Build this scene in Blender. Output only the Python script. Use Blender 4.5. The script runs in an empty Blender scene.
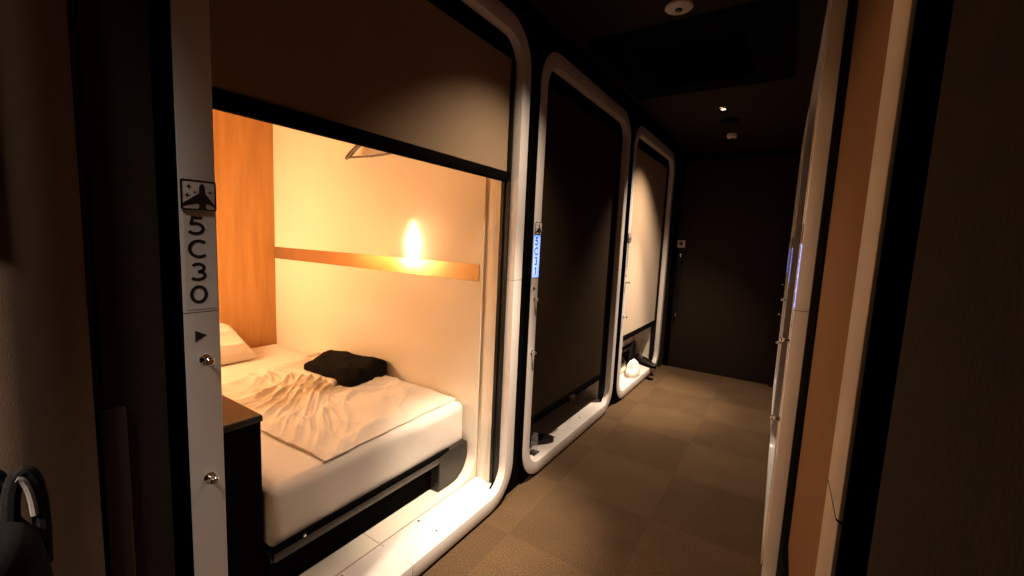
import bpy, bmesh, math, random
from mathutils import Vector, Matrix, noise
random.seed(7)
SC = bpy.context.scene
COL = SC.collection
PI = math.pi
R = math.radians

# ------------------------------------------------------------------ materials
def mat(name, col, rough=0.5, metal=0.0, var=0.08, scale=40.0, bump=0.0, bscale=None, spec=0.5, stretch=None,
        coat=0.0, emit=None, estr=0.0, trans=0.0, sheen=0.0):
    m = bpy.data.materials.new(name); m.use_nodes = True
    nt = m.node_tree; n = nt.nodes; L = nt.links
    b = n['Principled BSDF']
    tc = n.new('ShaderNodeTexCoord'); mp = n.new('ShaderNodeMapping')
    L.new(tc.outputs['Object'], mp.inputs['Vector'])
    if stretch: mp.inputs['Scale'].default_value = stretch
    nz = n.new('ShaderNodeTexNoise'); nz.inputs['Scale'].default_value = scale; nz.inputs['Detail'].default_value = 4
    L.new(mp.outputs['Vector'], nz.inputs['Vector'])
    cr = n.new('ShaderNodeValToRGB')
    lo = [max(0, c * (1 - var)) for c in col]; hi = [min(1, c * (1 + var)) for c in col]
    cr.color_ramp.elements[0].color = (*lo, 1); cr.color_ramp.elements[0].position = .3
    cr.color_ramp.elements[1].color = (*hi, 1); cr.color_ramp.elements[1].position = .7
    L.new(nz.outputs['Fac'], cr.inputs['Fac']); L.new(cr.outputs['Color'], b.inputs['Base Color'])
    b.inputs['Roughness'].default_value = rough; b.inputs['Metallic'].default_value = metal
    b.inputs['Specular IOR Level'].default_value = spec
    b.inputs['Coat Weight'].default_value = coat
    b.inputs['Transmission Weight'].default_value = trans
    if sheen: b.inputs['Sheen Weight'].default_value = sheen
    if emit: 
        b.inputs['Emission Color'].default_value = (*emit, 1); b.inputs['Emission Strength'].default_value = estr
    if bump:
        bp = n.new('ShaderNodeBump'); bp.inputs['Strength'].default_value = bump; bp.inputs['Distance'].default_value = .002
        n2 = n.new('ShaderNodeTexNoise'); n2.inputs['Scale'].default_value = bscale or scale * 6; n2.inputs['Detail'].default_value = 3
        L.new(mp.outputs['Vector'], n2.inputs['Vector']); L.new(n2.outputs['Fac'], bp.inputs['Height'])
        L.new(bp.outputs['Normal'], b.inputs['Normal'])
    return m

def wood_mat(name, dark, light, rough=.35, sx=(1, 1, 1)):
    m = mat(name, light, rough)
    nt = m.node_tree; n = nt.nodes; L = nt.links; b = n['Principled BSDF']
    tc = n.new('ShaderNodeTexCoord'); mp = n.new('ShaderNodeMapping'); mp.inputs['Scale'].default_value = sx
    L.new(tc.outputs['Object'], mp.inputs['Vector'])
    nz = n.new('ShaderNodeTexNoise'); nz.inputs['Scale'].default_value = 4; nz.inputs['Detail'].default_value = 8; nz.inputs['Distortion'].default_value = .4
    L.new(mp.outputs['Vector'], nz.inputs['Vector'])
    cr = n.new('ShaderNodeValToRGB'); cr.color_ramp.elements[0].color = (*dark, 1); cr.color_ramp.elements[1].color = (*light, 1)
    cr.color_ramp.elements[0].position = .3; cr.color_ramp.elements[1].position = .7
    L.new(nz.outputs['Fac'], cr.inputs['Fac']); L.new(cr.outputs['Color'], b.inputs['Base Color'])
    return m

def carpet_mat():
    m = bpy.data.materials.new('brown_carpet_tiles'); m.use_nodes = True
    nt = m.node_tree; n = nt.nodes; L = nt.links; b = n['Principled BSDF']
    tc = n.new('ShaderNodeTexCoord'); mp = n.new('ShaderNodeMapping')
    mp.inputs['Location'].default_value = (.885 / .475, -3.80 / .475 + 20, 0); mp.inputs['Scale'].default_value = (1 / .475, 1 / .475, 1)
    L.new(tc.outputs['Object'], mp.inputs['Vector'])
    ck = n.new('ShaderNodeTexChecker'); ck.inputs['Scale'].default_value = 1
    ck.inputs['Color1'].default_value = (.082, .050, .025, 1); ck.inputs['Color2'].default_value = (.095, .058, .029, 1)
    off = n.new('ShaderNodeVectorMath'); off.operation = 'ADD'; off.inputs[1].default_value = (0, 0, .5)
    L.new(mp.outputs['Vector'], off.inputs[0]); L.new(off.outputs[0], ck.inputs['Vector'])
    nz = n.new('ShaderNodeTexNoise'); nz.inputs['Scale'].default_value = 210; nz.inputs['Detail'].default_value = 3
    L.new(tc.outputs['Object'], nz.inputs['Vector'])
    mr = n.new('ShaderNodeMapRange'); mr.inputs['To Min'].default_value = .35; mr.inputs['To Max'].default_value = 1.7
    mr.inputs['From Min'].default_value = .25; mr.inputs['From Max'].default_value = .75
    L.new(nz.outputs['Fac'], mr.inputs['Value'])
    nz2 = n.new('ShaderNodeTexNoise'); nz2.inputs['Scale'].default_value = 5; nz2.inputs['Detail'].default_value = 5
    L.new(tc.outputs['Object'], nz2.inputs['Vector'])
    mr2 = n.new('ShaderNodeMapRange'); mr2.inputs['To Min'].default_value = .8; mr2.inputs['To Max'].default_value = 1.2
    L.new(nz2.outputs['Fac'], mr2.inputs['Value'])
    mu = n.new('ShaderNodeMath'); mu.operation = 'MULTIPLY'; L.new(mr.outputs[0], mu.inputs[0]); L.new(mr2.outputs[0], mu.inputs[1])
    mx = n.new('ShaderNodeMix'); mx.data_type = 'RGBA'; mx.blend_type = 'MULTIPLY'; mx.inputs['Factor'].default_value = 1
    L.new(ck.outputs['Color'], mx.inputs['A']); L.new(mu.outputs[0], mx.inputs['B'])
    L.new(mx.outputs['Result'], b.inputs['Base Color'])
    b.inputs['Roughness'].default_value = .95; b.inputs['Specular IOR Level'].default_value = .15
    bp = n.new('ShaderNodeBump'); bp.inputs['Strength'].default_value = .4; bp.inputs['Distance'].default_value = .003
    L.new(nz.outputs['Fac'], bp.inputs['Height']); L.new(bp.outputs['Normal'], b.inputs['Normal'])
    return m

M = {}
M['white'] = mat('white_moulded_plastic', (.72, .665, .62), .32, var=.02, scale=6)
M['cream'] = mat('glossy_cream_panel', (.80, .72, .60), .11, var=.02, scale=3, spec=.5)
M['black'] = mat('black_lacquer', (.008, .007, .006), .4, var=.3, spec=.3)
M['blackmatte'] = mat('matte_black', (.003, .0025, .0022), .9, var=.3, spec=.03)
M['greyblack'] = mat('dark_grey_metal', (.026, .023, .020), .4, metal=.3, var=.15)
M['brownwall'] = mat('dark_brown_wallpaper', (.021, .012, .0068), .8, var=.12, scale=60, bump=.2, spec=.25)
M['brownceil'] = mat('dark_brown_ceiling_paint', (.022, .013, .008), .85, var=.1, scale=30, spec=.2)
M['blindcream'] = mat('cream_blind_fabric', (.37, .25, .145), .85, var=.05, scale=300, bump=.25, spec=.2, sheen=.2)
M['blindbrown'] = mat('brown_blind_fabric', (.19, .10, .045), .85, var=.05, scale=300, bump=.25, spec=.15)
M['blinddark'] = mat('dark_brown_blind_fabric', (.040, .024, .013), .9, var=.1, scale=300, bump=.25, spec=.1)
M['wood'] = wood_mat('orange_wood_veneer', (.42, .195, .050), (.54, .265, .075), .38, sx=(6, 6, .5))
M['woodtop'] = wood_mat('brown_wood_top', (.050, .017, .005), (.075, .027, .008), .4, sx=(1, 8, 8))
M['redwood'] = wood_mat('reddish_brown_wood', (.022, .007, .0035), (.034, .011, .0055), .75, sx=(8, 8, .6))
M['gold'] = mat('satin_gold_strip', (.58, .38, .19), .15, metal=.75, var=.06, scale=4, stretch=(1, 40, 40))
M['chrome'] = mat('polished_steel', (.75, .73, .70), .15, metal=1, var=.05)
M['sheet'] = mat('white_cotton_sheet', (.78, .71, .63), .85, var=.02, scale=20, bump=.12, bscale=500, spec=.2)
M['duvet'] = mat('white_cotton_cover', (.76, .68, .58), .85, var=.02, scale=20, bump=.12, bscale=500, spec=.2)
M['ink'] = mat('black_ink', (.012, .012, .012), .5, var=.2)
M['shirt'] = mat('black_knit', (.006, .0055, .005), .95, var=.4, scale=200, bump=.3, spec=.1)
M['panel_off'] = mat('unlit_number_panel', (.70, .67, .65), .3, var=.02)
def lit_panel():
    m = bpy.data.materials.new('backlit_number_panel'); m.use_nodes = True
    nt = m.node_tree; n = nt.nodes; L = nt.links; b = n['Principled BSDF']
    tc = n.new('ShaderNodeTexCoord'); nz = n.new('ShaderNodeTexNoise'); nz.inputs['Scale'].default_value = 6
    L.new(tc.outputs['Object'], nz.inputs['Vector'])
    cr = n.new('ShaderNodeValToRGB'); cr.color_ramp.elements[0].color = (.07, .22, 1, 1); cr.color_ramp.elements[1].color = (.30, .48, 1, 1)
    cr.color_ramp.elements[0].position = .35; cr.color_ramp.elements[1].position = .65
    L.new(nz.outputs['Fac'], cr.inputs['Fac']); L.new(cr.outputs['Color'], b.inputs['Emission Color'])
    b.inputs['Base Color'].default_value = (.7, .7, .7, 1); b.inputs['Emission Strength'].default_value = 2.2
    return m
M['panel_on'] = lit_panel()
M['bulb'] = mat('warm_lamp_shade', (1, .9, .75), .5, emit=(1.0, .61, .31), estr=145)
M['lens'] = mat('downlight_reflector', (.8, .78, .74), .12, metal=1, var=.05)
M['spotled'] = mat('downlight_lamp', (1, .95, .9), .4, emit=(1, .82, .62), estr=4)
M['offwhite'] = mat('off_white_plastic', (.62, .55, .48), .45, var=.03)
M['bulge'] = mat('added_bulge_taupe', (.12, .08, .055), .8, var=.06, scale=80, bump=.15, spec=.2)  # for the added wall bulge, lighter than the wall so the beam shows
M['lip'] = mat('brushed_grey_edge', (.075, .066, .058), .4, metal=.3, var=.15)
M['carpet'] = carpet_mat()
M['whiteshoe'] = mat('white_canvas', (.80, .76, .68), .8, var=.05, scale=200, bump=.3)
M['greylining'] = mat('grey_webbing', (.16, .15, .14), .6, var=.1, scale=150, bump=.3)
M['clear'] = mat('clear_acrylic', (.9, .9, .9), .05, trans=.8, var=.02)

# ------------------------------------------------------------------ mesh helpers
def link(name, bm, m, parent=None, smooth=False, ang=35):
    bmesh.ops.recalc_face_normals(bm, faces=bm.faces[:])
    me = bpy.data.meshes.new(name); bm.to_mesh(me); bm.free()
    return link_me(name, me, m, parent, smooth, ang)
def link_me(name, me, m, parent=None, smooth=False, ang=35):
    o = bpy.data.objects.new(name, me); COL.objects.link(o)
    if not me.materials: me.materials.append(m)
    if smooth:
        me.shade_smooth()
        if ang < 180: me.set_sharp_from_angle(angle=R(ang))
    if parent: o.parent = parent
    return o
def empty(name, loc=(0, 0, 0), rz=0):
    o = bpy.data.objects.new(name, None); COL.objects.link(o); o.location = loc; o.rotation_euler = (0, 0, rz)
    o.empty_display_size = .05
    return o
def tag(o, label, cat, group=None):
    o['label'] = label; o['category'] = cat
    if group: o['group'] = group
    return o
def struct(o): o['kind'] = 'structure'; return o
def BM(): return bmesh.new()
def box(bm, x0, x1, y0, y1, z0, z1, bev=0, seg=2):
    t = bmesh.new()
    r = bmesh.ops.create_cube(t, size=1)
    for v in t.verts:
        v.co = Vector(((x0 + x1) / 2 + v.co.x * (x1 - x0), (y0 + y1) / 2 + v.co.y * (y1 - y0), (z0 + z1) / 2 + v.co.z * (z1 - z0)))
    if bev: bmesh.ops.bevel(t, geom=t.edges[:], offset=bev, segments=seg, profile=.5, affect='EDGES')
    merge(bm, t)
def merge(bm, t, mx=None):
    if mx is not None: bmesh.ops.transform(t, matrix=mx, verts=t.verts[:])
    me = bpy.data.meshes.new('tmp'); t.to_mesh(me); t.free(); bm.from_mesh(me); bpy.data.meshes.remove(me)
def lathe(bm, prof, mx=None, n=24):
    t = bmesh.new(); loops = []
    for (r, h) in prof:
        if r < 1e-6: loops.append([t.verts.new((0, 0, h))])
        else: loops.append([t.verts.new((r * math.cos(2 * PI * i / n), r * math.sin(2 * PI * i / n), h)) for i in range(n)])
    for a, b in zip(loops, loops[1:]):
        for i in range(n):
            j = (i + 1) % n
            if len(a) == 1 and len(b) == 1: continue
            if len(a) == 1: t.faces.new((a[0], b[i], b[j]))
            elif len(b) == 1: t.faces.new((a[i], a[j], b[0]))
            else: t.faces.new((a[i], a[j], b[j], b[i]))
    merge(bm, t, mx)
def tube(bm, pts, rad, n=10, cap=True, flat=1.0):
    pts = [Vector(p) for p in pts]; k = len(pts)
    rads = rad if isinstance(rad, (list, tuple)) else [rad] * k
    t = bmesh.new(); loops = []; up = Vector((0, 0, 1)); prev = None
    for i, p in enumerate(pts):
        d = (pts[min(i + 1, k - 1)] - pts[max(i - 1, 0)]).normalized()
        if prev is None:
            a = d.orthogonal().normalized()
        else:
            a = (prev - d * prev.dot(d)).normalized()
        prev = a; b = d.cross(a)
        loops.append([t.verts.new(p + rads[i] * (a * math.cos(2 * PI * j / n) + flat * b * math.sin(2 * PI * j / n))) for j in range(n)])
    for A, B in zip(loops, loops[1:]):
        for j in range(n): t.faces.new((A[j], A[(j + 1) % n], B[(j + 1) % n], B[j]))
    if cap: t.faces.new(loops[0][::-1]); t.faces.new(loops[-1])
    merge(bm, t)
def rr(u0, u1, z0, z1, r, n=10):
    out = []
    for (cx, cz, a0) in ((u0 + r, z0 + r, PI), (u1 - r, z0 + r, 1.5 * PI), (u1 - r, z1 - r, 0), (u0 + r, z1 - r, .5 * PI)):
        for i in range(n + 1):
            a = a0 + i * (PI / 2) / n
            out.append((cx + r * math.cos(a), cz + r * math.sin(a)))
    return out
def ring(bm, loops, closed=True):
    """loops: list of (perimeter points, v) joined one after another"""
    L = [[bm.verts.new((p[0], v, p[1])) for p in per] for per, v in loops]
    m = len(L[0])
    seq = list(zip(L, L[1:])) + ([(L[-1], L[0])] if closed else [])
    for A, B in seq:
        for i in range(m):
            j = (i + 1) % m
            try: bm.faces.new((A[i], A[j], B[j], B[i]))
            except ValueError: pass
    return L
def cut(bm, co, no, keep_positive):
    r = bmesh.ops.bisect_plane(bm, geom=bm.verts[:] + bm.edges[:] + bm.faces[:], dist=1e-6, plane_co=co, plane_no=no,
                               clear_inner=keep_positive, clear_outer=not keep_positive)
    ed = [e for e in bm.edges if e.is_boundary]
    if ed: bmesh.ops.holes_fill(bm, edges=ed)
def rbox(dims, r, div=30, fn=None, mx=None):
    """rounded box with evenly spaced vertices; fn(point, normal) -> displacement along the normal"""
    t = bmesh.new(); hx, hy, hz = [d / 2 for d in dims]
    def lin(h):
        k = max(3, int(div * h / max(hx, hy, hz)))
        core = [-h + r + (2 * h - 2 * r) * i / k for i in range(k + 1)]
        ed = [r * (1 - math.cos(a * PI / 10)) for a in range(5)]
        return [-h + e * .999 for e in ed] + core + [h - e * .999 for e in ed[::-1]]
    X, Y, Z = lin(hx), lin(hy), lin(hz); cache = {}
    def V(p):
        k = tuple(round(c, 6) for c in p)
        if k not in cache: cache[k] = t.verts.new(p)
        return cache[k]
    def face(A, B, f):
        for i in range(len(A) - 1):
            for j in range(len(B) - 1):
                q = [f(A[i], B[j]), f(A[i + 1], B[j]), f(A[i + 1], B[j + 1]), f(A[i], B[j + 1])]
                try: t.faces.new([V(p) for p in q])
                except ValueError: pass
    for s in (-1, 1):
        xe, ye, ze = (X[0] if s < 0 else X[-1]), (Y[0] if s < 0 else Y[-1]), (Z[0] if s < 0 else Z[-1])
        face(Y, Z, lambda a, b: (xe, a, b)); face(X, Z, lambda a, b: (a, ye, b)); face(X, Y, lambda a, b: (a, b, ze))
    for v in t.verts:
        p = v.co.copy()
        q = Vector((max(-hx + r, min(hx - r, p.x)), max(-hy + r, min(hy - r, p.y)), max(-hz + r, min(hz - r, p.z))))
        d = p - q
        nrm = d.normalized() if d.length > 1e-9 else Vector((0, 0, 1))
        v.co = q + nrm * r
        if fn: v.co += nrm * fn(v.co, nrm)
    bmesh.ops.recalc_face_normals(t, faces=t.faces[:])
    if mx is not None: bmesh.ops.transform(t, matrix=mx, verts=t.verts[:])
    return t
def slab(P, nu, nv, top, bot):
    """closed cloth slab: P(s,t)->(x,y); top/bot(s,t,x,y)->z"""
    t = bmesh.new(); A = []; B = []
    for i in range(nu + 1):
        ra, rb = [], []
        for j in range(nv + 1):
            s, q = i / nu, j / nv; x, y = P(s, q)
            ra.append(t.verts.new((x, y, top(s, q, x, y)))); rb.append(t.verts.new((x, y, bot(s, q, x, y))))
        A.append(ra); B.append(rb)
    for i in range(nu):
        for j in range(nv):
            t.faces.new((A[i][j], A[i + 1][j], A[i + 1][j + 1], A[i][j + 1]))
            t.faces.new((B[i][j], B[i][j + 1], B[i + 1][j + 1], B[i + 1][j]))
    for i in range(nu):
        for j, fl in ((0, 0), (nv, 1)):
            t.faces.new((A[i][j], B[i][j], B[i + 1][j], A[i + 1][j]))
    for j in range(nv):
        for i in (0, nu):
            t.faces.new((A[i][j], A[i][j + 1], B[i][j + 1], B[i][j]))
    return t
def stroke(bm, pts, w, y=-.0006, th=.0006, closed=False):
    """flat lettering stroke in the local x-z plane, facing -y"""
    k = len(pts); P2 = [Vector((p[0], p[1])) for p in pts]; Lf, Rt = [], []
    for i in range(k):
        if closed: a, b = P2[i - 1], P2[(i + 1) % k]
        else: a, b = P2[max(i - 1, 0)], P2[min(i + 1, k - 1)]
        d = (b - a).normalized(); nn = Vector((-d.y, d.x)) * w / 2
        Lf.append(P2[i] + nn); Rt.append(P2[i] - nn)
    vs = [[bm.verts.new((q.x, yy, q.y)) for q in side] for side in (Lf, Rt) for yy in (y, y + th)]
    lt, lb, rt, rb = vs
    rng = range(k if closed else k - 1)
    for i in rng:
        j = (i + 1) % k
        bm.faces.new((lt[i], rt[i], rt[j], lt[j])); bm.faces.new((lb[i], lb[j], rb[j], rb[i]))
        bm.faces.new((lt[i], lt[j], lb[j], lb[i])); bm.faces.new((rt[i], rb[i], rb[j], rt[j]))
    if not closed:
        bm.faces.new((lt[0], lb[0], rb[0], rt[0])); bm.faces.new((lt[-1], rt[-1], rb[-1], lb[-1]))
def arc(cx, cz, rx, rz, a0, a1, n=18):
    return [(cx + rx * math.cos(R(a0 + (a1 - a0) * i / n)), cz + rz * math.sin(R(a0 + (a1 - a0) * i / n))) for i in range(n + 1)]
def poly(bm, pts, y, th):
    A = [bm.verts.new((p[0], y, p[1])) for p in pts]; B = [bm.verts.new((p[0], y + th, p[1])) for p in pts]
    bm.faces.new(A); bm.faces.new(B[::-1]); k = len(pts)
    for i in range(k): bm.faces.new((A[i], B[i], B[(i + 1) % k], A[(i + 1) % k]))

def glyph(bm, ch, cx, cz, h=.0385, w=.0063):
    hh = h / 2 - w / 2
    if ch == '0': stroke(bm, arc(cx, cz, .0128, hh, 0, 360, 32)[:-1], w, closed=True)
    elif ch == 'C': stroke(bm, arc(cx + .003, cz, .0165, hh, 48, 312, 26), w)
    elif ch == '3':
        r = hh / 2
        stroke(bm, arc(cx, cz + r * .98, .0105, r, 150, -90, 20), w)
        stroke(bm, arc(cx - .0005, cz - r * .98, .0122, r * 1.02, 90, -150, 20), w)
    elif ch == '5':
        stroke(bm, [(cx + .0105, cz + hh), (cx - .006, cz + hh)], w)
        stroke(bm, [(cx - .006, cz + hh + w / 2), (cx - .0095, cz + .001)], w * .9)
        stroke(bm, arc(cx - .002, cz - hh * .36, .0135, hh * .64, 125, -148, 24), w)
    elif ch == '1':
        stroke(bm, [(cx + .002, cz - hh - w / 2), (cx + .002, cz + hh + w / 2)], w)
        stroke(bm, [(cx + .002, cz + hh), (cx - .007, cz + hh * .6)], w * .8)
    elif ch == '2':
        stroke(bm, arc(cx, cz + hh * .48, .0118, hh * .52, 165, -35, 18) + [(cx - .011, cz - hh)], w)
        stroke(bm, [(cx - .013, cz - hh), (cx + .0125, cz - hh)], w)

# ------------------------------------------------------------------ cabin dimensions (local: x along the row, y into the cabin, z up)
CW, PITCH = 1.30, 1.39
OUT = (0, CW, .015, 2.155); INN = (.065, CW - .065, .08, 2.085)
RO, RI = .18, .115
SEAM = 1.072
XL, Y0 = -1.013, .345
CACHE = {}
def cached(key, fn):
    if key not in CACHE: CACHE[key] = fn()
    return CACHE[key]
def as_mesh(name, bm, m, smooth=True, ang=35, extra=None):
    bmesh.ops.recalc_face_normals(bm, faces=bm.faces[:])
    me = bpy.data.meshes.new(name); bm.to_mesh(me); bm.free(); me.materials.append(m)
    if extra: me.materials.append(extra)
    if smooth:
        me.shade_smooth(); me.set_sharp_from_angle(angle=R(ang))
    return me
def inset(rc, d): return (rc[0] + d, rc[1] - d, rc[2] + d, rc[3] - d)
def surround_bm():
    bm = BM(); n = 14; b = .0032
    ring(bm, [(rr(*OUT, RO, n), .06), (rr(*OUT, RO, n), b), (rr(*inset(OUT, b * .3), RO - b * .3, n), b * .3), (rr(*inset(OUT, b), RO - b, n), 0),
              (rr(*inset(INN, -b), RI + b, n), 0), (rr(*inset(INN, -b * .3), RI + b * .3, n), b * .3), (rr(*INN, RI, n), b), (rr(*INN, RI, n), .038),
              (rr(*inset(INN, -.02), RI + .02, n), .038), (rr(*inset(INN, -.02), RI + .02, n), .06)])
    for f in bm.faces:
        if sum(v.co.y for v in f.verts) / len(f.verts) > .03: f.material_index = 1
    return bm
def upper():
    bm = surround_bm(); cut(bm, (0, 0, SEAM + .0009), (0, 0, 1), True); return as_mesh('upper_surround', bm, M['white'], extra=M['blackmatte'])
def lower(side):
    bm = surround_bm(); cut(bm, (0, 0, SEAM - .0009), (0, 0, 1), False)
    cut(bm, (CW / 2 + side * .0008, 0, 0), (1, 0, 0), side > 0); return as_mesh('lower_surround', bm, M['white'], extra=M['blackmatte'])
def sill(side):
    bm = BM(); a, b = (.066, CW / 2 - .0008) if side < 0 else (CW / 2 + .0008, CW - .066)
    box(bm, a, b, .0385, .172, .05, .08, .001, 1); return as_mesh('sill_plate', bm, M['white'])
def bolt():
    bm = BM(); lathe(bm, [(0, .0022), (.004, .002), (.0055, .0008), (.006, 0), (.006, -.004)], n=14); return as_mesh('bolt', bm, M['chrome'])
def track(side):
    bm = BM(); s = 1 if side < 0 else -1; e = INN[0] if side < 0 else INN[1]
    def bx(d0, d1, v0, v1):
        a, b = sorted((e + s * d0, e + s * d1)); box(bm, a, b, v0, v1, .086, 2.02, .0008, 1)
    bx(.0005, .003, .0385, .086); bx(.003, .009, .0385, .055); bx(.003, .009, .069, .086)
    return as_mesh('blind_track', bm, M['black'])
def knob():
    bm = BM(); mx = Matrix.Rotation(R(90), 4, 'X')
    lathe(bm, [(.011, 0), (.011, .002), (.0042, .004), (.0036, .014), (.006, .017), (.0085, .021), (.0085, .025), (.006, .028), (0, .029)], mx, 18)
    return as_mesh('coat_knob', bm, M['chrome'])
def badge():
    bm = BM(); box(bm, .0, .063, -.006, -.0009, 1.281, 1.342, .003, 2); return as_mesh('emblem_plate', bm, M['white'])
def badge_rim():
    bm = BM(); n = 6
    o = (.0005, .0625, 1.2815, 1.3415)
    ring(bm, [(rr(*o, .004, n), -.0055), (rr(*o, .004, n), -.0070), (rr(*inset(o, .0028), .003, n), -.0070), (rr(*inset(o, .0028), .003, n), -.0055)])
    return as_mesh('emblem_rim', bm, M['ink'])
def emblem():
    bm = BM(); y, th = -.0066, .0008; c = .0375; z = 1.2845
    half = [(0, z + .0505), (.0025, z + .049), (.0044, z + .045), (.0052, z + .040), (.0056, z + .031), (.036, z + .0095), (.036, z + .0035), (.014, z + .0092), (.0062, z + .0105), (.0058, z + .003), (.0088, z - .0004), (.0030, z - .0004)]
    full = [(c - p[0], p[1]) for p in half[::-1]] + [(c + p[0], p[1]) for p in half[1:]]
    full = [(min(max(p[0], .0035), .0595), p[1]) for p in full]
    poly(bm, full, y, th)
    def star(x, zz, r):
        pts = []
        for i in range(8):
            a = PI / 4 * i + PI / 2; q = r if i % 2 == 0 else r * .33
            pts.append((x + q * math.cos(a), zz + q * math.sin(a)))
        poly(bm, pts, y, th)
    star(.0150, z + .043, .0062); star(.0115, z + .026, .0052); star(.0245, z + .033, .004); star(.0515, z + .034, .004)
    return as_mesh('emblem', bm, M['ink'], False)
def panel(lit):
    bm = BM(); box(bm, .0045, .0615, -.0008, .002, SEAM + .006, 1.279, .0005, 1); return as_mesh('number_panel', bm, M['panel_on' if lit else 'panel_off'])
def arrow():
    bm = BM(); poly(bm, [(.018, 1.034), (.018, 1.010), (.039, 1.022)], -.0008, .0009); return as_mesh('arrow_mark', bm, M['ink'], False)

def cabin_front(loc, rz, digits, lit, label, group):
    root = empty('cabin_front', loc, rz); tag(root, label, 'cabin front', group)
    def part(name, key, fn, par=root):
        me = cached(key, fn); return link_me(name, me, None, par)
    part('upper_surround', 'us', upper)
    part('lower_surround', 'ls0', lambda: lower(-1)); part('lower_surround', 'ls1', lambda: lower(1))
    s0 = part('sill_plate', 'si0', lambda: sill(-1)); s1 = part('sill_plate', 'si1', lambda: sill(1))
    for (x, v, s) in ((.83, .155, s1), (.83, .056, s1), (1.19, .15, s1), (.47, .155, s0), (.47, .056, s0)):
        b = part('bolt', 'bolt', bolt, s); b.location = (x, v, .08)
    part('blind_track', 'tr0', lambda: track(-1)); part('blind_track', 'tr1', lambda: track(1))
    for z in (.970, .705): k = part('coat_knob', 'knob', knob); k.location = (.034, 0, z)
    e = part('emblem_plate', 'bdg', badge); part('emblem_rim', 'bdr', badge_rim, e); part('emblem', 'emb', emblem, e)
    p = part('number_panel', 'pn%d' % lit, lambda: panel(lit))
    if lit: p['label'] = 'number panel glowing pale blue'
    bm = BM()
    for ch, z in zip(digits, (1.2505, 1.2035, 1.1565, 1.1095)): glyph(bm, ch, .0275, z)
    bmesh.ops.translate(bm, vec=(0, -.0008, 0), verts=bm.verts[:])
    link_me('cabin_number', as_mesh('cabin_number', bm, M['ink'], False), None, p)
    part('arrow_mark', 'arr', arrow)
    return root

def blind(loc, rz, zbar, fabric, label, group, tab=True):
    root = empty('roller_blind', loc, rz); tag(root, label, 'blind', group)
    z0 = zbar + .022
    bm = BM(); nx, nz = 24, 24
    def top(s, t, x, y): return 0
    # fabric: a thin sheet with a slight bow, both sides
    Lq = []
    for side in (0, 1):
        g = [[bm.verts.new((.0695 + (CW - .139) * i / nx, .0615 + side * .0012 + .003 * math.sin(PI * i / nx) * math.sin(PI * j / nz), z0 + (2.04 - z0) * j / nz)) for j in range(nz + 1)] for i in range(nx + 1)]
        for i in range(nx):
            for j in range(nz): bm.faces.new((g[i][j], g[i + 1][j], g[i + 1][j + 1], g[i][j + 1]))
        Lq.append(g)
    a, b = Lq
    for i in range(nx):
        for j in (0, nz): bm.faces.new((a[i][j], b[i][j], b[i + 1][j], a[i + 1][j]))
    for j in range(nz):
        for i in (0, nx): bm.faces.new((a[i][j], a[i][j + 1], b[i][j + 1], b[i][j]))
    link('blind_fabric', bm, fabric, root, True)
    bm = BM(); box(bm, .0745, CW - .0745, .050, .075, zbar, zbar + .044, .006, 3); link('bottom_bar', bm, M['blackmatte'], root, True)
    bm = BM(); box(bm, .066, CW - .066, .040, .14, 2.02, 2.084, .004, 2); link('headrail', bm, M['blackmatte'], root, True)
    if tab:
        bm = BM(); box(bm, CW / 2 - .035, CW / 2 + .035, .034, .0505, zbar + .006, zbar + .03, .004, 2); link('pull_grip', bm, M['black'], root, True)
    return root

LEFT = [(XL, Y0 + PITCH * k, 0) for k in range(3)]
TILT = .0098
def xr(y): return .0484 - TILT * y
RIGHT = [(xr(Y0 + CW + PITCH * k), Y0 + CW + PITCH * k, 0) for k in range(3)]
RRZ = -PI / 2 + TILT
LG, RG = 'cabin fronts along the left of the aisle', 'cabin fronts along the right of the aisle'
cabin_front(LEFT[0], PI / 2, '5C30', 0, 'white rounded cabin front numbered 5C30 around the open lit bed cabin', LG)
cabin_front(LEFT[1], PI / 2, '5C31', 1, 'white rounded cabin front with glowing blue number, around the dark brown blind', LG)
cabin_front(LEFT[2], PI / 2, '5C32', 0, 'white rounded cabin front next to the end door, with shoes on its sill', LG)
cabin_front(RIGHT[0], RRZ, '5C20', 1, 'white cabin front seen nearly edge-on, nearest on the right side of the aisle', RG)
cabin_front(RIGHT[1], RRZ, '5C21', 1, 'white cabin front seen as a thin sliver, second along the right side', RG)
cabin_front(RIGHT[2], RRZ, '5C22', 1, 'white cabin front hidden but for its blue glow, last on right before end door', RG)
BL, BR = 'roller blinds of the left cabins', 'roller blinds of the right cabins'
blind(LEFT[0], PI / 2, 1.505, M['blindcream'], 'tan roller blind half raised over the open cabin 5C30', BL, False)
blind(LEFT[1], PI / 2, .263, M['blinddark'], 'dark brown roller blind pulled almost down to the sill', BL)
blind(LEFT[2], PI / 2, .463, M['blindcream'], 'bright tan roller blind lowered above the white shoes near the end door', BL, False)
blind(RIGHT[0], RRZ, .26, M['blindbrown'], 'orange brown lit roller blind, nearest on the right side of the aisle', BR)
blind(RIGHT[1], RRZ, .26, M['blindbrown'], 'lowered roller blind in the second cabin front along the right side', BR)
blind(RIGHT[2], RRZ, .26, M['blindbrown'], 'lowered roller blind in the last cabin front on the right before end door', BR)

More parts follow.
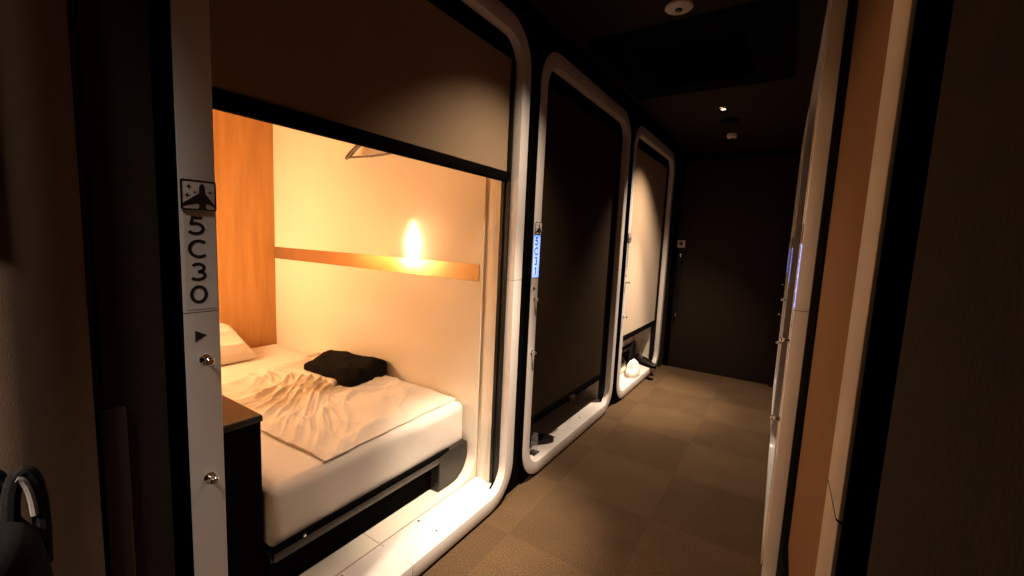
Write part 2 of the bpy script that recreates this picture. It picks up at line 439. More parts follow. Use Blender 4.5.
# ------------------------------------------------------------------ setting
bm = BM(); box(bm, -1.25, .35, -3, 4.75, -.08, 0); struct(link('floor', bm, M['carpet']))
bm = BM(); box(bm, -1.25, .35, -3, 4.75, 2.28, 2.36); struct(link('ceiling', bm, M['brownceil']))
bm = BM(); box(bm, -1.25, .35, 4.61, 4.75, 0, 2.28); struct(link('wall_end', bm, M['brownwall']))
bm = BM(); box(bm, -1.25, .35, -3, -2.9, 0, 2.28); struct(link('wall_back', bm, M['brownwall']))

def bay_fill(u0, u1):
    """black filler between a cabin front and its bay: rounded hole, square outside, with depth"""
    bm = BM(); n = 10
    hole = rr(*inset(OUT, .012), RO - .012, n)
    rect = []
    cx, cz = CW / 2, 1.085
    z0, z1 = .0005, 2.279
    for k, (x, z) in enumerate(hole):
        q = k // (n + 1); i = k % (n + 1)
        # each rounded corner spreads over the two straight sides that meet there
        cu = (u0, u1, u1, u0)[q]; cc = (z0, z0, z1, z1)[q]
        f = i / n
        if q == 0: p = (cu, z + (cc - z) * min(1, f * 2)) if f < .5 else (x + (cu - x) * min(1, (1 - f) * 2), cc)
        elif q == 1: p = (x + (cu - x) * min(1, f * 2), cc) if f < .5 else (cu, z + (cc - z) * min(1, (1 - f) * 2))
        elif q == 2: p = (cu, z + (cc - z) * min(1, f * 2)) if f < .5 else (x + (cu - x) * min(1, (1 - f) * 2), cc)
        else: p = (x + (cu - x) * min(1, f * 2), cc) if f < .5 else (cu, z + (cc - z) * min(1, (1 - f) * 2))
        rect.append(p)
    ring(bm, [(hole, .032), (rect, .032), (rect, .15), (hole, .15)])
    return bm
def add_local(bm, t, loc, rz): merge(bm, t, Matrix.Translation(loc) @ Matrix.Rotation(rz, 4, 'Z'))
bm = BM()
for k in range(3):
    add_local(bm, bay_fill(-.045 if k else -.036, CW + .045 if k < 2 else CW + .06), LEFT[k], PI / 2)
struct(link('wall_left', bm, M['blackmatte']))
bm = BM()
for k in range(3):
    add_local(bm, bay_fill(-.045 if k < 2 else -.12, CW + .045 if k else CW + .094), RIGHT[k], RRZ)
struct(link('wall_right', bm, M['blackmatte']))
# plain brown wall panels beside the photographer
bm = BM(); box(bm, -1.20, XL, -2.9, .309, .0, 2.28); struct(link('wall_left_panel', bm, M['brownwall']))
bm = BM(); box(bm, XL, XL + .006, .217, .309, .0, 2.28, .001, 1); struct(link('wall_left_lining', bm, M['brownwall']))
bm = BM(); box(bm, xr(0) - .002, .2, -2.9, .2505, .0, 2.28); o = struct(link('wall_right_panel', bm, M['brownwall']))
bm = BM(); pts = [(XL, -2.9), (XL, .204)] + [(XL + .10 * math.cos(R(a)), .07 + .134 * math.sin(R(a))) for a in range(84, -1, -6)] + [(XL + .10 * math.cos(R(a)), .07 - .1465 * math.sin(R(a))) for a in range(6, 91, 6)] + [(XL, -.09)]
A = [bm.verts.new((p[0], p[1], .0)) for p in pts]; B = [bm.verts.new((p[0], p[1], 2.28)) for p in pts]
bm.faces.new(A); bm.faces.new(B[::-1])
for i in range(len(pts)): bm.faces.new((A[i], A[(i + 1) % len(pts)], B[(i + 1) % len(pts)], B[i]))
struct(link('wall_left_added_bulge', bm, M['bulge'], None, True, 40))  # bulge added to the wall; its curve makes the lit stripe fade to dark
# end recess strip and door at the far end
bm = BM(); box(bm, -1.20, XL + .002, Y0 + 2 * PITCH + CW + .06, 4.61, 0, 2.28); struct(link('wall_left_return', bm, M['brownwall']))
d = struct(empty('door_1', (-.955, 4.61, 0)))
bm = BM(); box(bm, .0, .99, -.022, -.001, .006, 2.12, .003, 2); link('door_leaf', bm, M['brownwall'], d, True)
bm = BM(); box(bm, -.05, -.004, -.03, -.001, .001, 2.16, .003, 2); box(bm, -.05, 1.0, -.03, -.001, 2.124, 2.16, .003, 2)
link('door_frame', bm, M['blackmatte'], d, True)
bm = BM(); tube(bm, [(.04, -.062, .55), (.04, -.062, 1.19)], .011, 12)
for z in (.60, 1.14): tube(bm, [(.04, -.062, z), (.04, -.02, z)], .008, 10)
h = link('door_handle', bm, M['black'], d, True)
bm = BM()
for z in (.565, 1.175):
    tube(bm, [(.04, -.062, z - .018), (.04, -.062, z + .018)], .0122, 12)
link('handle_cap', bm, M['chrome'], h, True)

# switch plate on the end door, left edge
t = empty('wall_switch', (-.926, 4.588, 1.292)); tag(t, 'small square off-white plate above the long handle on the brown end door', 'switch')
bm = BM(); box(bm, -.038, .038, -.012, -.0002, -.038, .038, .004, 3); link('cover_plate', bm, M['offwhite'], t, True)
bm = BM(); lathe(bm, [(.019, 0), (.019, .004), (.015, .006), (0, .0065)], Matrix.Translation((0, -.012, .002)) @ Matrix.Rotation(R(90), 4, 'X'), 20)
link('button', bm, M['greyblack'], t, True)
# door stop at the far right
t = empty('door_stop', (-.02, 4.53, 0)); tag(t, 'tiny metal door stop on the floor in the far right corner by end door', 'door stop')
bm = BM(); lathe(bm, [(.016, .0002), (.016, .006), (.009, .009), (.009, .03), (.011, .034), (0, .036)], None, 16); link('post', bm, M['chrome'], t, True)
bm = BM(); lathe(bm, [(.0115, .012), (.0125, .014), (.0125, .022), (.0115, .024)], None, 16); link('rubber_ring', bm, M['blackmatte'], t, True)

# wooden batten on the left wall
bm = BM(); box(bm, XL + .0062, XL + .020, .2085, .244, 0.001, .912, .002, 2)
tag(link('wooden_batten', bm, M['redwood'], None, True), 'narrow reddish brown upright board on the dark left wall', 'wall board')

# matte black slab high on left wall (its lower edge shows)
bm = BM(); box(bm, XL + .1001, XL + .112, -.20, .094, 1.225, 1.90, .002, 2); struct(link('trim_3', bm, M['blackmatte'], None, True))

# ------------------------------------------------------------------ cabin interiors
def shell():
    bm = BM(); n = 10
    rect = (INN[0], INN[1], .0795, INN[3]); e = .0015
    body = (INN[0] + .002, INN[1] - .002, .08, 2.08)
    tiny = .0004
    ring(bm, [(rr(*rect, tiny, n), .0385), (rr(*rect, tiny, n), .153), (rr(*inset(rect, -.014), tiny, n), .153), (rr(*inset(rect, -.014), tiny, n), .178),
              (rr(*body, .12, n), .178), (rr(*body, .12, n), 2.007)], closed=False)
    return as_mesh('wall_cabin', bm, M['cream'], True, 30)
def shell_back():
    bm = BM(); box(bm, .02, CW - .02, 2.007, 2.03, .05, 2.11); return as_mesh('wall_headboard', bm, M['wood'])
def strip():
    bm = BM(); box(bm, CW - .0712, CW - .0668, .196, 2.005, 1.050, 1.131, .0008, 1); return as_mesh('trim_gold', bm, M['gold'])
for k in range(3):
    for nm, key, fn in (('wall_cabin', 'shell', shell), ('wall_headboard', 'shb', shell_back), ('trim_1', 'strip', strip)):
        o = link_me(nm, cached(key, fn), None); o.location = LEFT[k]; o.rotation_euler = (0, 0, PI / 2); struct(o)
    bm = BM(); box(bm, CW / 2 - .0007, CW / 2 + .0007, .181, .30, .0795, .0804)
    o = link('trim_2', bm, M['ink']); o.location = LEFT[k]; o.rotation_euler = (0, 0, PI / 2); struct(o)

# bed base
def bed_base(k, label):
    root = empty('bed_base', LEFT[k], PI / 2); tag(root, label, 'bed base', 'bed bases in the left cabins')
    def rail():
        bm = BM(); box(bm, .2835, 1.10, .232, .2465, .222, .262, .003, 2); return as_mesh('front_rail', bm, M['blackmatte'])
    def lip():
        bm = BM(); box(bm, .2835, 1.10, .2255, .2335, .219, .243, .002, 2); return as_mesh('rail_lip', bm, M['lip'])
    def deck():
        bm = BM(); box(bm, .2835, CW - .080, .252, 2.0, .20, .230, .003, 2); return as_mesh('deck', bm, M['black'])
    def toe():
        bm = BM(); box(bm, .2835, 1.06, .274, .30, .0805, .20, .001, 1); box(bm, .2835, 1.06, .30, 2.0, .082, .2); return as_mesh('plinth', bm, M['blackmatte'])
    def end_panel():
        bm = BM(); u0, u1, z0, z1 = 1.022, CW - .077, .086, .262; r = .112
        pts = [(u0, z0)] + [(u1 - r + r * math.sin(a * PI / 24), z0 + r - r * math.cos(a * PI / 24)) for a in range(13)] + [(u1, z1 - .02), (u1 - .004, z1 - .006), (u1 - .02, z1), (u0 + .04, z1 - .012), (u0, z1 - .02)]
        poly(bm, pts, .224, .05)
        bmesh.ops.bevel(bm, geom=[e for e in bm.edges if abs(e.verts[0].co.y - .224) < 1e-5 and abs(e.verts[1].co.y - .224) < 1e-5], offset=.0025, segments=2, affect='EDGES')
        return as_mesh('end_panel', bm, M['greyblack'])
    for nm, fn in (('front_rail', rail), ('rail_lip', lip), ('deck', deck), ('plinth', toe), ('end_panel', end_panel)): link_me(nm, cached(nm, fn), None, root)
    def screw():
        bm = BM(); lathe(bm, [(.006, 0), (.006, .002), (.004, .0045), (0, .005)], Matrix.Rotation(R(90), 4, 'X'), 14); return as_mesh('rail_screw', bm, M['chrome'])
    s = link_me('rail_screw', cached('rscrew', screw), None, root); s.location = (.385, .2325, .251)
    return root
bed_base(0, 'black bed base under the made bed in the open cabin 5C30')
bed_base(1, 'black bed base in the dark cabin under the dark brown blind')
bed_base(2, 'black bed base behind the white shoes under the bright tan blind')

# mattress
MX0, MX1, MY0, MY1, MZ0, MZ1 = -3.005, -1.262, .632, 1.577, .2315, .446
def mfn(p, n):
    q = Vector((p.x * 3, p.y * 3, p.z * 6))
    a = .004 * noise.noise(q)
    if n.x > .5: 
        w = Vector((p.x, p.y * 4 + p.z * 5, p.z * 2 - p.y))
        a += .0045 * noise.noise(w) + .002 * noise.noise(w * 2.7)
    if n.y < -.5: a += .004 * noise.noise(Vector((p.x * 9, 1, p.z * 3)))
    if n.z > .5: a += .003 * noise.noise(Vector((p.x * 5 + 3, p.y * 5, 0)))
    if n.y > .7 or n.z < -.5: a = min(a, 0)
    return a
def mattress(k, label):
    dims = (MX1 - MX0, MY1 - MY0, MZ1 - MZ0)
    t = cached('mat%d' % (k == 0), lambda: as_mesh('mattress', rbox(dims, .038, 70, mfn), M['sheet'], True, 180))
    o = link_me('mattress', t, None); o.location = ((MX0 + MX1) / 2, (MY0 + MY1) / 2 + PITCH * k, (MZ0 + MZ1) / 2)
    return tag(o, label, 'mattress', 'mattresses on the left cabin beds')
mattress(0, 'white sheeted mattress on the black base in the open cabin 5C30')
mattress(2, 'pale mattress edge on the black base under the bright tan blind')

# duvet cover / top sheet
def dP(s, t):
    c00, c10, c11, c01 = Vector((-1.285, .832)), Vector((-2.36, .80)), Vector((-2.48, 1.562)), Vector((-1.318, 1.562))
    p = (c00 * (1 - s) + c10 * s) * (1 - t) + (c01 * (1 - s) + c11 * s) * t
    e = .012 * noise.noise(Vector((s * 5, t * 5, 3.1)))
    back = .05 * noise.noise(Vector((t * 4, 7.7, 0))) * s ** 3
    y = p.y + (e if t < .5 else min(e * .5, 0)) * (1 if t < .98 else 0)
    return p.x + e * .8 + back, min(y, 1.566)
def ridge(x, y, z): return (1 - abs(noise.noise(Vector((x, y, z))))) ** 4
def wr(x, y):
    # folds run towards the wall and the head of the bed
    a = math.atan2(.6, -.8) + .5 * noise.noise(Vector((x * 1.6, y * 1.6, 5)))
    wx, wy = x + .06 * noise.noise(Vector((x * 4, y * 4, 1))), y + .06 * noise.noise(Vector((x * 4, y * 4, 9)))
    u = wx * math.cos(a) + wy * math.sin(a); v = -wx * math.sin(a) + wy * math.cos(a)
    h = .015 * ridge(u * 2.2, v * 6, 0) + .010 * ridge(u * 5, v * 12, 4.2) + .007 * noise.noise(Vector((x * 7, y * 7, 2)))
    h += .010 * ridge(x * 3 + 5, y * 5 + x * 3, 8.3) + .011 * ridge(wx * 3.1 - wy * 2.2, wy * 5.5 + wx * 3.4, 12.7) + .008 * ridge(wx * 6 + wy * 1.5, wy * 8 - wx * 3, 21.1)
    return h
def dtop(s, t, x, y):
    e = min(s, 1 - s, t * .75, (1 - t) * .75 + .02)
    f = min(1, e / .06)
    b = .4475
    return b + .003 + .006 * f + (wr(x, y) - .004) * (.3 + .7 * f) * min(1, .25 + s * 1.6 + .4 * (1 - t))
def dbot(s, t, x, y):
    return .4450 + .004 * max(0, noise.noise(Vector((x * 6, y * 6, 11)))) * (1 if min(s, 1 - s, t, 1 - t) < .05 else 0)
cov = link('duvet_cover', slab(dP, 190, 140, dtop, dbot), M['duvet'], None, True, 60)
tag(cov, 'crumpled white cover spread over the foot of the bed in cabin 5C30', 'duvet')
bm = BM()
for (s0, s1, fixed, ax) in ((0, 1, 0, 's'), (0, 1, 0, 't')):
    pts = []
    for i in range(60):
        q = i / 59
        s, t = (q, 0.004) if ax == 's' else (.004, q)
        x, y = dP(s, t); pts.append((x + (.004 if ax == 't' else 0), y - (.004 if ax == 's' else 0), dtop(s, t, x, y) - .002))
    tube(bm, pts, .0042, 8)
link('hem', bm, M['duvet'], cov, True)

# pillow
def pillow():
    t = bmesh.new(); n = 44; A = [[], []]
    Lx, Ly, T = .38, .56, .08
    for sgn in (0, 1):
        for i in range(n + 1):
            row = []
            for j in range(n + 1):
                a, b = -1 + 2 * i / n, -1 + 2 * j / n
                pin = 1 - .05 * (1 - abs(b) ** 2) * abs(a) ** 3
                pin2 = 1 - .05 * (1 - abs(a) ** 2) * abs(b) ** 3
                h = T * ((1 - a ** 4) * (1 - b ** 4)) ** .55
                w = .018 * ridge(a * 1.5 + b * .7, b * 2.2, 2.5) * (1 - max(abs(a), abs(b)) ** 6)
                z = (h + w) if sgn == 0 else -h * .75
                row.append(t.verts.new((a * Lx / 2 * pin, b * Ly / 2 * pin2, z)))
            A[sgn].append(row)
    for sgn in (0, 1):
        for i in range(n):
            for j in range(n): t.faces.new((A[sgn][i][j], A[sgn][i + 1][j], A[sgn][i + 1][j + 1], A[sgn][i][j + 1]))
    bmesh.ops.remove_doubles(t, verts=t.verts[:], dist=1e-5)
    return t
o = link('pillow', pillow(), M['sheet'], None, True, 180)
o.location = (-2.836, .995, .541); o.rotation_euler = (0, R(22), 0)
tag(o, 'white pillow leaning on the orange wood panel at the head of the bed', 'pillow')

# folded black garment with a white one beneath
def gP(s, t):
    A, B, C, D = Vector((-2.17, 1.262)), Vector((-1.775, 1.285)), Vector((-1.80, 1.572)), Vector((-2.34, 1.54))
    p = (A * (1 - s) + B * s) * (1 - t) + (D * (1 - s) + C * s) * t
    k = (abs(2 * s - 1) ** 6) * (abs(2 * t - 1) ** 6)
    c = (A + B + C + D) / 4
    p = p + (c - p) * .10 * k + Vector((.01 * noise.noise(Vector((s * 4, t * 4, 1))), .014 * noise.noise(Vector((s * 5, t * 5, 2)))))
    return p.x, min(p.y, 1.572)
def gedge(s, t):
    e = min(s, 1 - s, t, 1 - t)
    return (max(0, 1 - (1 - min(1, e / .14)) ** 2)) ** .5
def gtop(s, t, x, y):
    h = .040 + .020 * s * (.4 + .6 * t) + .012 * t - .020 * max(0, s - .75) * (1 - t) * 4
    return .499 + (h - .012) * gedge(s, t) + .010 * ridge(s * 2 + t, t * 3, 6.6) * gedge(s, t) + .006 * noise.noise(Vector((s * 6, t * 6, 4)))
def gbot(s, t, x, y):
    lift = .012 * max(0, 1 - max(0, s - .62) * 6) * max(0, 1 - t * 2)
    return .470 + lift * 2.0 + .004 * (1 - gedge(s, t))
o = link('folded_sweater', slab(gP, 60, 46, gtop, gbot), M['shirt'], None, True, 180)
tag(o, 'black folded sweater lying on the bed against the cream wall', 'clothing')
def wP(s, t):
    A, B, C, D = Vector((-2.16, 1.246)), Vector((-1.865, 1.258)), Vector((-1.92, 1.50)), Vector((-2.25, 1.50))
    p = (A * (1 - s) + B * s) * (1 - t) + (D * (1 - s) + C * s) * t
    return p.x, p.y + .006 * noise.noise(Vector((s * 5, t * 3, 3)))
o = link('folded_shirt', slab(wP, 40, 24, lambda s, t, x, y: .474 + .022 * gedge(s, t) ** .6 + .003 * noise.noise(Vector((s * 5, t * 5, 1))), lambda s, t, x, y: .462), M['sheet'], None, True, 180)
tag(o, 'white folded cloth showing under the black sweater on the bed', 'clothing')

# nightstand
t = empty('nightstand', (-1.29, .626, 0)); tag(t, 'black nightstand with a brown wood top at the near side of the bed', 'nightstand')
bm = BM(); box(bm, -.62, .0, -.198, -.003, .084, .670, .003, 2); link('cabinet_body', bm, M['blackmatte'], t, True)
bm = BM(); box(bm, -.0005, .004, -.195, -.035, .11, .655, .001, 1); link('door_panel', bm, M['blackmatte'], t, True)
bm = BM(); box(bm, -.62, .006, -.20, .0, .670, .688, .002, 2); link('top_edge', bm, M['greyblack'], t, True)
bm = BM(); box(bm, -.617, .003, -.197, -.003, .6882, .6915, .001, 1); link('wood_top', bm, M['woodtop'], t, True)

# reading lamp on the left inner wall near the head of the bed
t = empty('reading_lamp', (-2.76, .455, 1.17)); tag(t, 'warm glowing reading lamp by the head of the bed, seen as glare on cream wall', 'lamp')
bm = BM(); box(bm, -.04, .04, -.040, -.028, -.07, .07, .004, 2); link('wall_plate', bm, M['greyblack'], t, True)
bm = BM(); tube(bm, [(0, -.03, 0), (0, .035, 0)], .008, 10); link('arm', bm, M['greyblack'], t, True)
bm = BM(); lathe(bm, [(0, -.17), (.024, -.165), (.034, -.15), (.037, -.11), (.048, -.04), (.056, .0), (.050, .045), (.034, .085), (.022, .13), (.016, .175), (0, .185)], Matrix.Translation((0, .06, 0)), 24); link('lamp_shade', bm, M['bulb'], t, True)

# coat hanger on a peg on the cream wall
t = empty('coat_hanger', (-1.90, 1.515, 1.812)); tag(t, 'wooden coat hanger end showing below the raised blind in the open cabin', 'hanger')
bm = BM()
tube(bm, [(-.215, -.01, -.150), (-.19, -.004, -.130), (-.12, 0, -.085), (-.05, 0, -.055), (0, 0, -.05), (.05, 0, -.055), (.12, 0, -.085), (.19, -.004, -.130), (.215, -.01, -.150)],
     [.015, .024, .021, .016, .016, .016, .018, .019, .014], 12, True, .55)
link('shoulder_bar', bm, M['woodtop'], t, True)
bm = BM(); tube(bm, [(-.195, -.004, -.145), (0, 0, -.150), (.195, -.004, -.145)], .006, 8); link('trouser_bar', bm, M['woodtop'], t, True)
bm = BM(); tube(bm, [(0, 0, -.05), (0, 0, .0)] + [(.022 - .022 * math.cos(a * PI / 8), 0, .0 + .022 * math.sin(a * PI / 8)) for a in range(1, 11)], .0022, 8); link('hook', bm, M['chrome'], t, True)
t = empty('coat_peg', (-1.878, 1.5765, 1.820)); tag(t, 'small steel peg on the cream wall holding the wooden coat hanger', 'peg')
bm = BM(); lathe(bm, [(.014, 0), (.014, .003), (0, .004)], Matrix.Rotation(R(90), 4, 'X'), 18); link('rosette', bm, M['chrome'], t, True)
bm = BM(); tube(bm, [(0, -.002, 0), (0, -.075, .004), (0, -.085, .014)], .006, 10); link('pin', bm, M['chrome'], t, True)

# ------------------------------------------------------------------ shoes and small things on the sills
def shoe(name, loc, rz, L, W, H, mats, label, cat, group=None, low=1.0):
    root = empty(name, loc, rz); tag(root, label, cat, group)
    n, m = 26, 20
    def half(s): return W / 2 * (.55 + .45 * math.sin(PI * min(1, s * 1.02) ** .8)) * min(1, (s / .05 + .05)) ** .5 * min(1, (1 - s) / .10 + .02) ** .5
    def cen(s): return .008 * math.sin(PI * s)
    bm = bmesh.new(); loops = []
    for i in range(n + 1):
        s = i / n; a = half(s); z1 = .026
        loops.append([bm.verts.new((s * L + 0, cen(s) + sg * a * 1.06, zz)) for sg, zz in ((-1, .0005), (1, .0005), (1, z1), (-1, z1))])
    for A, B in zip(loops, loops[1:]):
        for j in range(4): bm.faces.new((A[j], A[(j + 1) % 4], B[(j + 1) % 4], B[j]))
    bm.faces.new(loops[0]); bm.faces.new(loops[-1][::-1])
    bmesh.ops.bevel(bm, geom=bm.edges[:], offset=.002, segments=1, affect='EDGES')
    link('sole', bm, mats[1], root, True)
    bm = bmesh.new(); loops = []
    for i in range(n + 1):
        s = i / n; a = half(s)
        hh = H * (1.0 if s < .35 else 1 - .58 * ((s - .35) / .65) ** .8) * (.92 if s < .1 else 1) * low + (.012 if s < .12 else 0)
        row = []
        op = 0 < s < .48 and s > .06
        for j in range(m + 1):
            th = PI * j / m
            x = a * math.cos(th); z = .024 + (hh - .024) * math.sin(th) ** .7
            if op and .25 < j / m < .75:
                z = min(z, .024 + (hh - .024) * .96) - .05 * H / .1 * math.sin(PI * (s - .06) / .42) * math.sin((j / m - .25) * 2 * PI) ** .5
            row.append(bm.verts.new((s * L, cen(s) + x, z)))
        loops.append(row)
    for A, B in zip(loops, loops[1:]):
        for j in range(m): bm.faces.new((A[j], A[j + 1], B[j + 1], B[j]))
    bm.faces.new(loops[0]); bm.faces.new(loops[-1][::-1])
    link('upper', bm, mats[0], root, True, 60)
    bm = BM()
    for k in range(4):
        s = .5 + .07 * k; a = half(s) * .5; hh = H * (1 - .58 * ((s - .35) / .65) ** .8) * low
        tube(bm, [(s * L, cen(s) - a, hh * .93), (s * L + .003, cen(s), hh + .004), (s * L, cen(s) + a, hh * .93)], .0035, 6)
    link('laces', bm, mats[2], root, True)
    return root
W_ = M['whiteshoe']
sg = 'white shoes on the sill by the end door'
shoe('sneaker', (-1.11, 3.885, .0805), R(-82), .26, .125, .115, (W_, M['offwhite'], M['offwhite']), 'white sneaker in front of its pair on the far cabin sill', 'shoe', sg)
shoe('sneaker', (-1.232, 3.90, .0805), R(-84), .26, .100, .11, (W_, M['offwhite'], M['offwhite']), 'white sneaker set further into the cabin, partly hidden by the front post', 'shoe', sg)
BK = (M['greyblack'], M['blackmatte'], M['blackmatte'])
shoe('loafer', (-1.19, 4.235, .0805), R(-32), .27, .10, .075, BK, 'dark grey shoe poking its toe over the sill edge by the end door', 'shoe')
shoe('slipper', (-1.165, 2.03, .0805), R(50), .17, .085, .034, (M['blackmatte'], M['black'], M['blackmatte']), 'small black slipper on the sill below the dark brown blind', 'slipper')
# steel bracket beside the slipper
t = empty('clear_bracket', (-1.062, 1.965, .0805)); tag(t, 'small clear upright bracket at the left end of the dark cabin sill', 'bracket')
bm = BM(); box(bm, -.035, .004, -.002, .002, .003, .115, .0008, 1); link('upright', bm, M['clear'], t, True)
bm = BM(); box(bm, -.040, .008, -.035, .025, 0.0003, .004, .0008, 1); link('foot_plate', bm, M['greyblack'], t, True)
# black wedge on the floor
t = empty('rubber_wedge', (-.985, 3.985, 0)); tag(t, 'black rubber wedge on the carpet under the far cabin sill', 'wedge')
bm = BM(); poly(bm, [(-.03, .0005), (.035, .0005), (.034, .008), (-.025, .024), (-.03, .023)], -.022, .044)
bmesh.ops.bevel(bm, geom=bm.edges[:], offset=.002, segments=2, affect='EDGES'); link('wedge_body', bm, M['blackmatte'], t, True)
bm = BM(); 
for i in range(3): box(bm, -.02 + .016 * i, -.014 + .016 * i, -.02, .02, .0205 - .0042 * i, .0245 - .0042 * i, .0008, 1)
link('grip_ribs', bm, M['black'], t, True)

# black bag at the lower left
t = empty('black_bag', (-.80, -.075, 0)); tag(t, 'black bag with grey lined loop handles at the lower left', 'bag')
def bfn(p, n): return .006 * noise.noise(p * 7) + .004 * noise.noise(p * 19)
def bag_bm():
    b = rbox((.16, .40, .875), .05, 50, bfn)
    for v in b.verts:
        f = (v.co.z + .4375) / .875
        k = 1.0 - .16 * max(0, (f - .55) / .45) ** 1.5
        v.co.y *= k; v.co.x *= .9 + .1 * k
        v.co.z += .446
    return b
link('bag_body', bag_bm(), M['shirt'], t, True, 180)
for (yy, hh, xx) in ((.164, .078, .02), (.140, .074, -.01)):
    bm = BM(); pts = [(xx, yy - .016, .845)]
    for i in range(15):
        a = PI - PI * i / 14
        pts.append((xx, yy + .013 * math.cos(a), .855 + hh * math.sin(a) ** .8))
    pts.append((xx, yy + .012, .80))
    tube(bm, pts, .0085, 10, True); hd = link('loop_handle', bm, M['shirt'], t, True)
    bm = BM(); q = [(p[0] + .006, p[1] - .006, p[2] - .005) for p in pts[8:15]]
    tube(bm, q, .0042, 8, True); link('handle_lining', bm, M['greylining'], hd, True)

# ------------------------------------------------------------------ ceiling fittings
t = empty('smoke_detector', (-.497, 1.985, 2.28)); tag(t, 'round white smoke detector on the ceiling at the top edge', 'smoke detector')
bm = BM(); lathe(bm, [(.058, -.0002), (.058, -.004), (.055, -.009), (.046, -.012), (.016, -.013), (.0, -.013)], None, 32); link('detector_base', bm, M['offwhite'], t, True)
bm = BM(); lathe(bm, [(.015, -.0129), (.015, -.017), (.011, -.020), (.005, -.021), (0, -.021)], None, 20); link('sensor_cap', bm, M['greyblack'], t, True)

t = empty('air_vent', (-.525, 2.57, 2.28)); tag(t, 'black rectangular air vent panel in the dark ceiling', 'air vent')
bm = BM(); n = 4; a = (-.452, .452, -.472, .472); b = (-.27, .27, -.255, .34)
o_, i_ = [(p[0], p[1]) for p in rr(*a, .01, n)], [(p[0], p[1]) for p in rr(*b, .005, n)]
L = [[bm.verts.new((p[0], p[1], z)) for p in per] for per, z in ((o_, -.0003), (o_, -.014), (i_, -.010), (i_, -.0003))]
for A, B in zip(L, L[1:] + L[:1]):
    for i in range(len(A)): bm.faces.new((A[i], A[(i + 1) % len(A)], B[(i + 1) % len(B)], B[i]))
link('vent_frame', bm, M['blackmatte'], t, True)
bm = BM()
for i in range(22): box(bm, b[0] + .004, b[1] - .004, b[2] + .012 + .0265 * i, b[2] + .016 + .0265 * i, -.0085, -.001)
link('grille', bm, M['blackmatte'], t)

def downlight(x, y, label, beams, soft=.03, col=(1, .785, .585)):
    t = empty('downlight', (x, y, 2.28)); tag(t, label, 'downlight', 'recessed downlights')
    bm = BM(); lathe(bm, [(.047, -.0002), (.049, -.003), (.046, -.005), (.040, -.004), (.038, -.0006)], None, 28); link('trim_ring', bm, M['black'], t, True)
    bm = BM(); lathe(bm, [(.0385, -.0008), (.036, -.0045), (.030, -.010), (.020, -.013), (.019, -.0128), (.030, -.0065), (.036, -.0009)], None, 28); link('reflector', bm, M['lens'], t, True)
    bm = BM(); lathe(bm, [(.017, -.001), (.017, -.010), (.012, -.013), (0, -.014)], None, 18); link('lamp', bm, M['spotled'], t, True)
    for (e, cn, tl) in beams:
        l = bpy.data.lights.new('downlight_beam', 'SPOT'); l.energy = e; l.color = col; l.spot_size = R(cn); l.spot_blend = 1.0; l.shadow_soft_size = soft
        ob = bpy.data.objects.new('downlight_beam', l); COL.objects.link(ob); ob.location = (x, y, 2.25); 
        if isinstance(tl, tuple): ob.rotation_euler = Vector(tl).to_track_quat('-Z', 'Y').to_euler()
        else: ob.rotation_euler = (0, R(tl), 0)
    return t
downlight(-.50, 3.50, 'small shiny recessed downlight in the ceiling before the end door', [(220, 92, 12), (340, 44, 12)])
downlight(-.53, 1.45, 'recessed downlight above the nearest open cabin, over the aisle', [(72, 98, 8), (400, 32, 13)])
downlight(-.53, -.45, 'recessed downlight behind the viewpoint, over the aisle', [(80, 96, 26)], .09, (1, .85, .72))
downlight(-.60, -1.20, 'added unseen spotlight furthest behind the viewpoint, aimed along the left wall', [(560, 42, (-.33, 1.27, -1.6))], .04, (1, .80, .62))  # added lamp out of view, brightens the left wall stripe and bed front

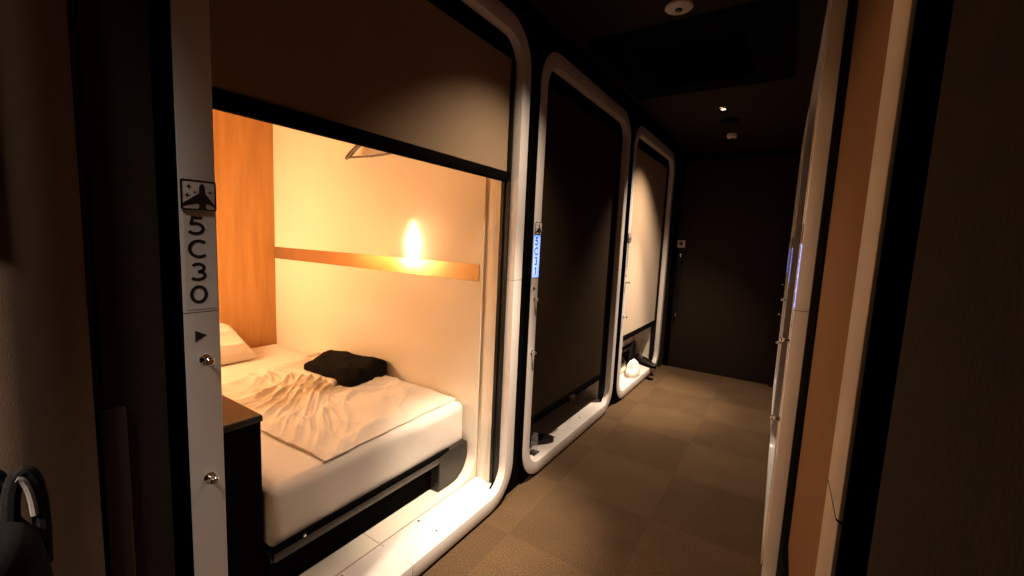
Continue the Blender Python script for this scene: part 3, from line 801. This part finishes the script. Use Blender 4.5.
t = empty('ceiling_speaker', (-.496, 3.85, 2.28)); tag(t, 'dark round flush speaker on the ceiling behind the shiny downlight', 'speaker')
bm = BM(); lathe(bm, [(.085, -.0002), (.085, -.004), (.080, -.006), (.074, -.0045)], None, 32); link('rim', bm, M['black'], t, True)
bm = BM(); lathe(bm, [(.0745, -.0005), (.0745, -.005), (.04, -.0065), (0, -.007)], None, 32); link('grille', bm, M['blackmatte'], t, True)
t = empty('sprinkler', (-.52, 4.31, 2.28)); tag(t, 'small white ceiling sensor cup nearest the end wall', 'sensor')
bm = BM(); lathe(bm, [(.046, -.0002), (.046, -.022), (.043, -.030), (.036, -.034), (0, -.034)], None, 28); link('cup', bm, M['offwhite'], t, True)
bm = BM(); lathe(bm, [(.014, -.0338), (.013, -.044), (.007, -.049), (0, -.050)], None, 16); link('probe', bm, M['greyblack'], t, True)

# ------------------------------------------------------------------ camera, world, view
q = [R(32.917), R(6.4497), R(2.6088)]
cy, sy, cp, sp, cr, sr = math.cos(q[0]), math.sin(q[0]), math.cos(q[1]), math.sin(q[1]), math.cos(q[2]), math.sin(q[2])
right = Vector((cy, sy, 0)); fwd = Vector((-sy * cp, cy * cp, -sp)); up = right.cross(fwd)
r2 = cr * right + sr * up; u2 = -sr * right + cr * up
cam = bpy.data.cameras.new('camera'); co = bpy.data.objects.new('camera', cam); COL.objects.link(co)
mw = Matrix((r2, u2, -fwd)).transposed().to_4x4(); mw.translation = (0, 0, 1.25); co.matrix_world = mw
cam.sensor_width = 36; cam.sensor_fit = 'HORIZONTAL'; cam.lens = 421.22 / 1024 * 36; cam.clip_start = .005; cam.clip_end = 50
SC.camera = co
w = bpy.data.worlds.new('world'); SC.world = w; w.use_nodes = True
w.node_tree.nodes['Background'].inputs[0].default_value = (.01, .008, .006, 1); w.node_tree.nodes['Background'].inputs[1].default_value = .1
SC.view_settings.view_transform = 'Standard'; SC.view_settings.look = 'None'; SC.view_settings.gamma = 1
SC.view_settings.exposure = 0.0; SC.view_settings.use_curve_mapping = False
SC.cycles.max_bounces = 10; SC.cycles.diffuse_bounces = 6; SC.cycles.glossy_bounces = 4
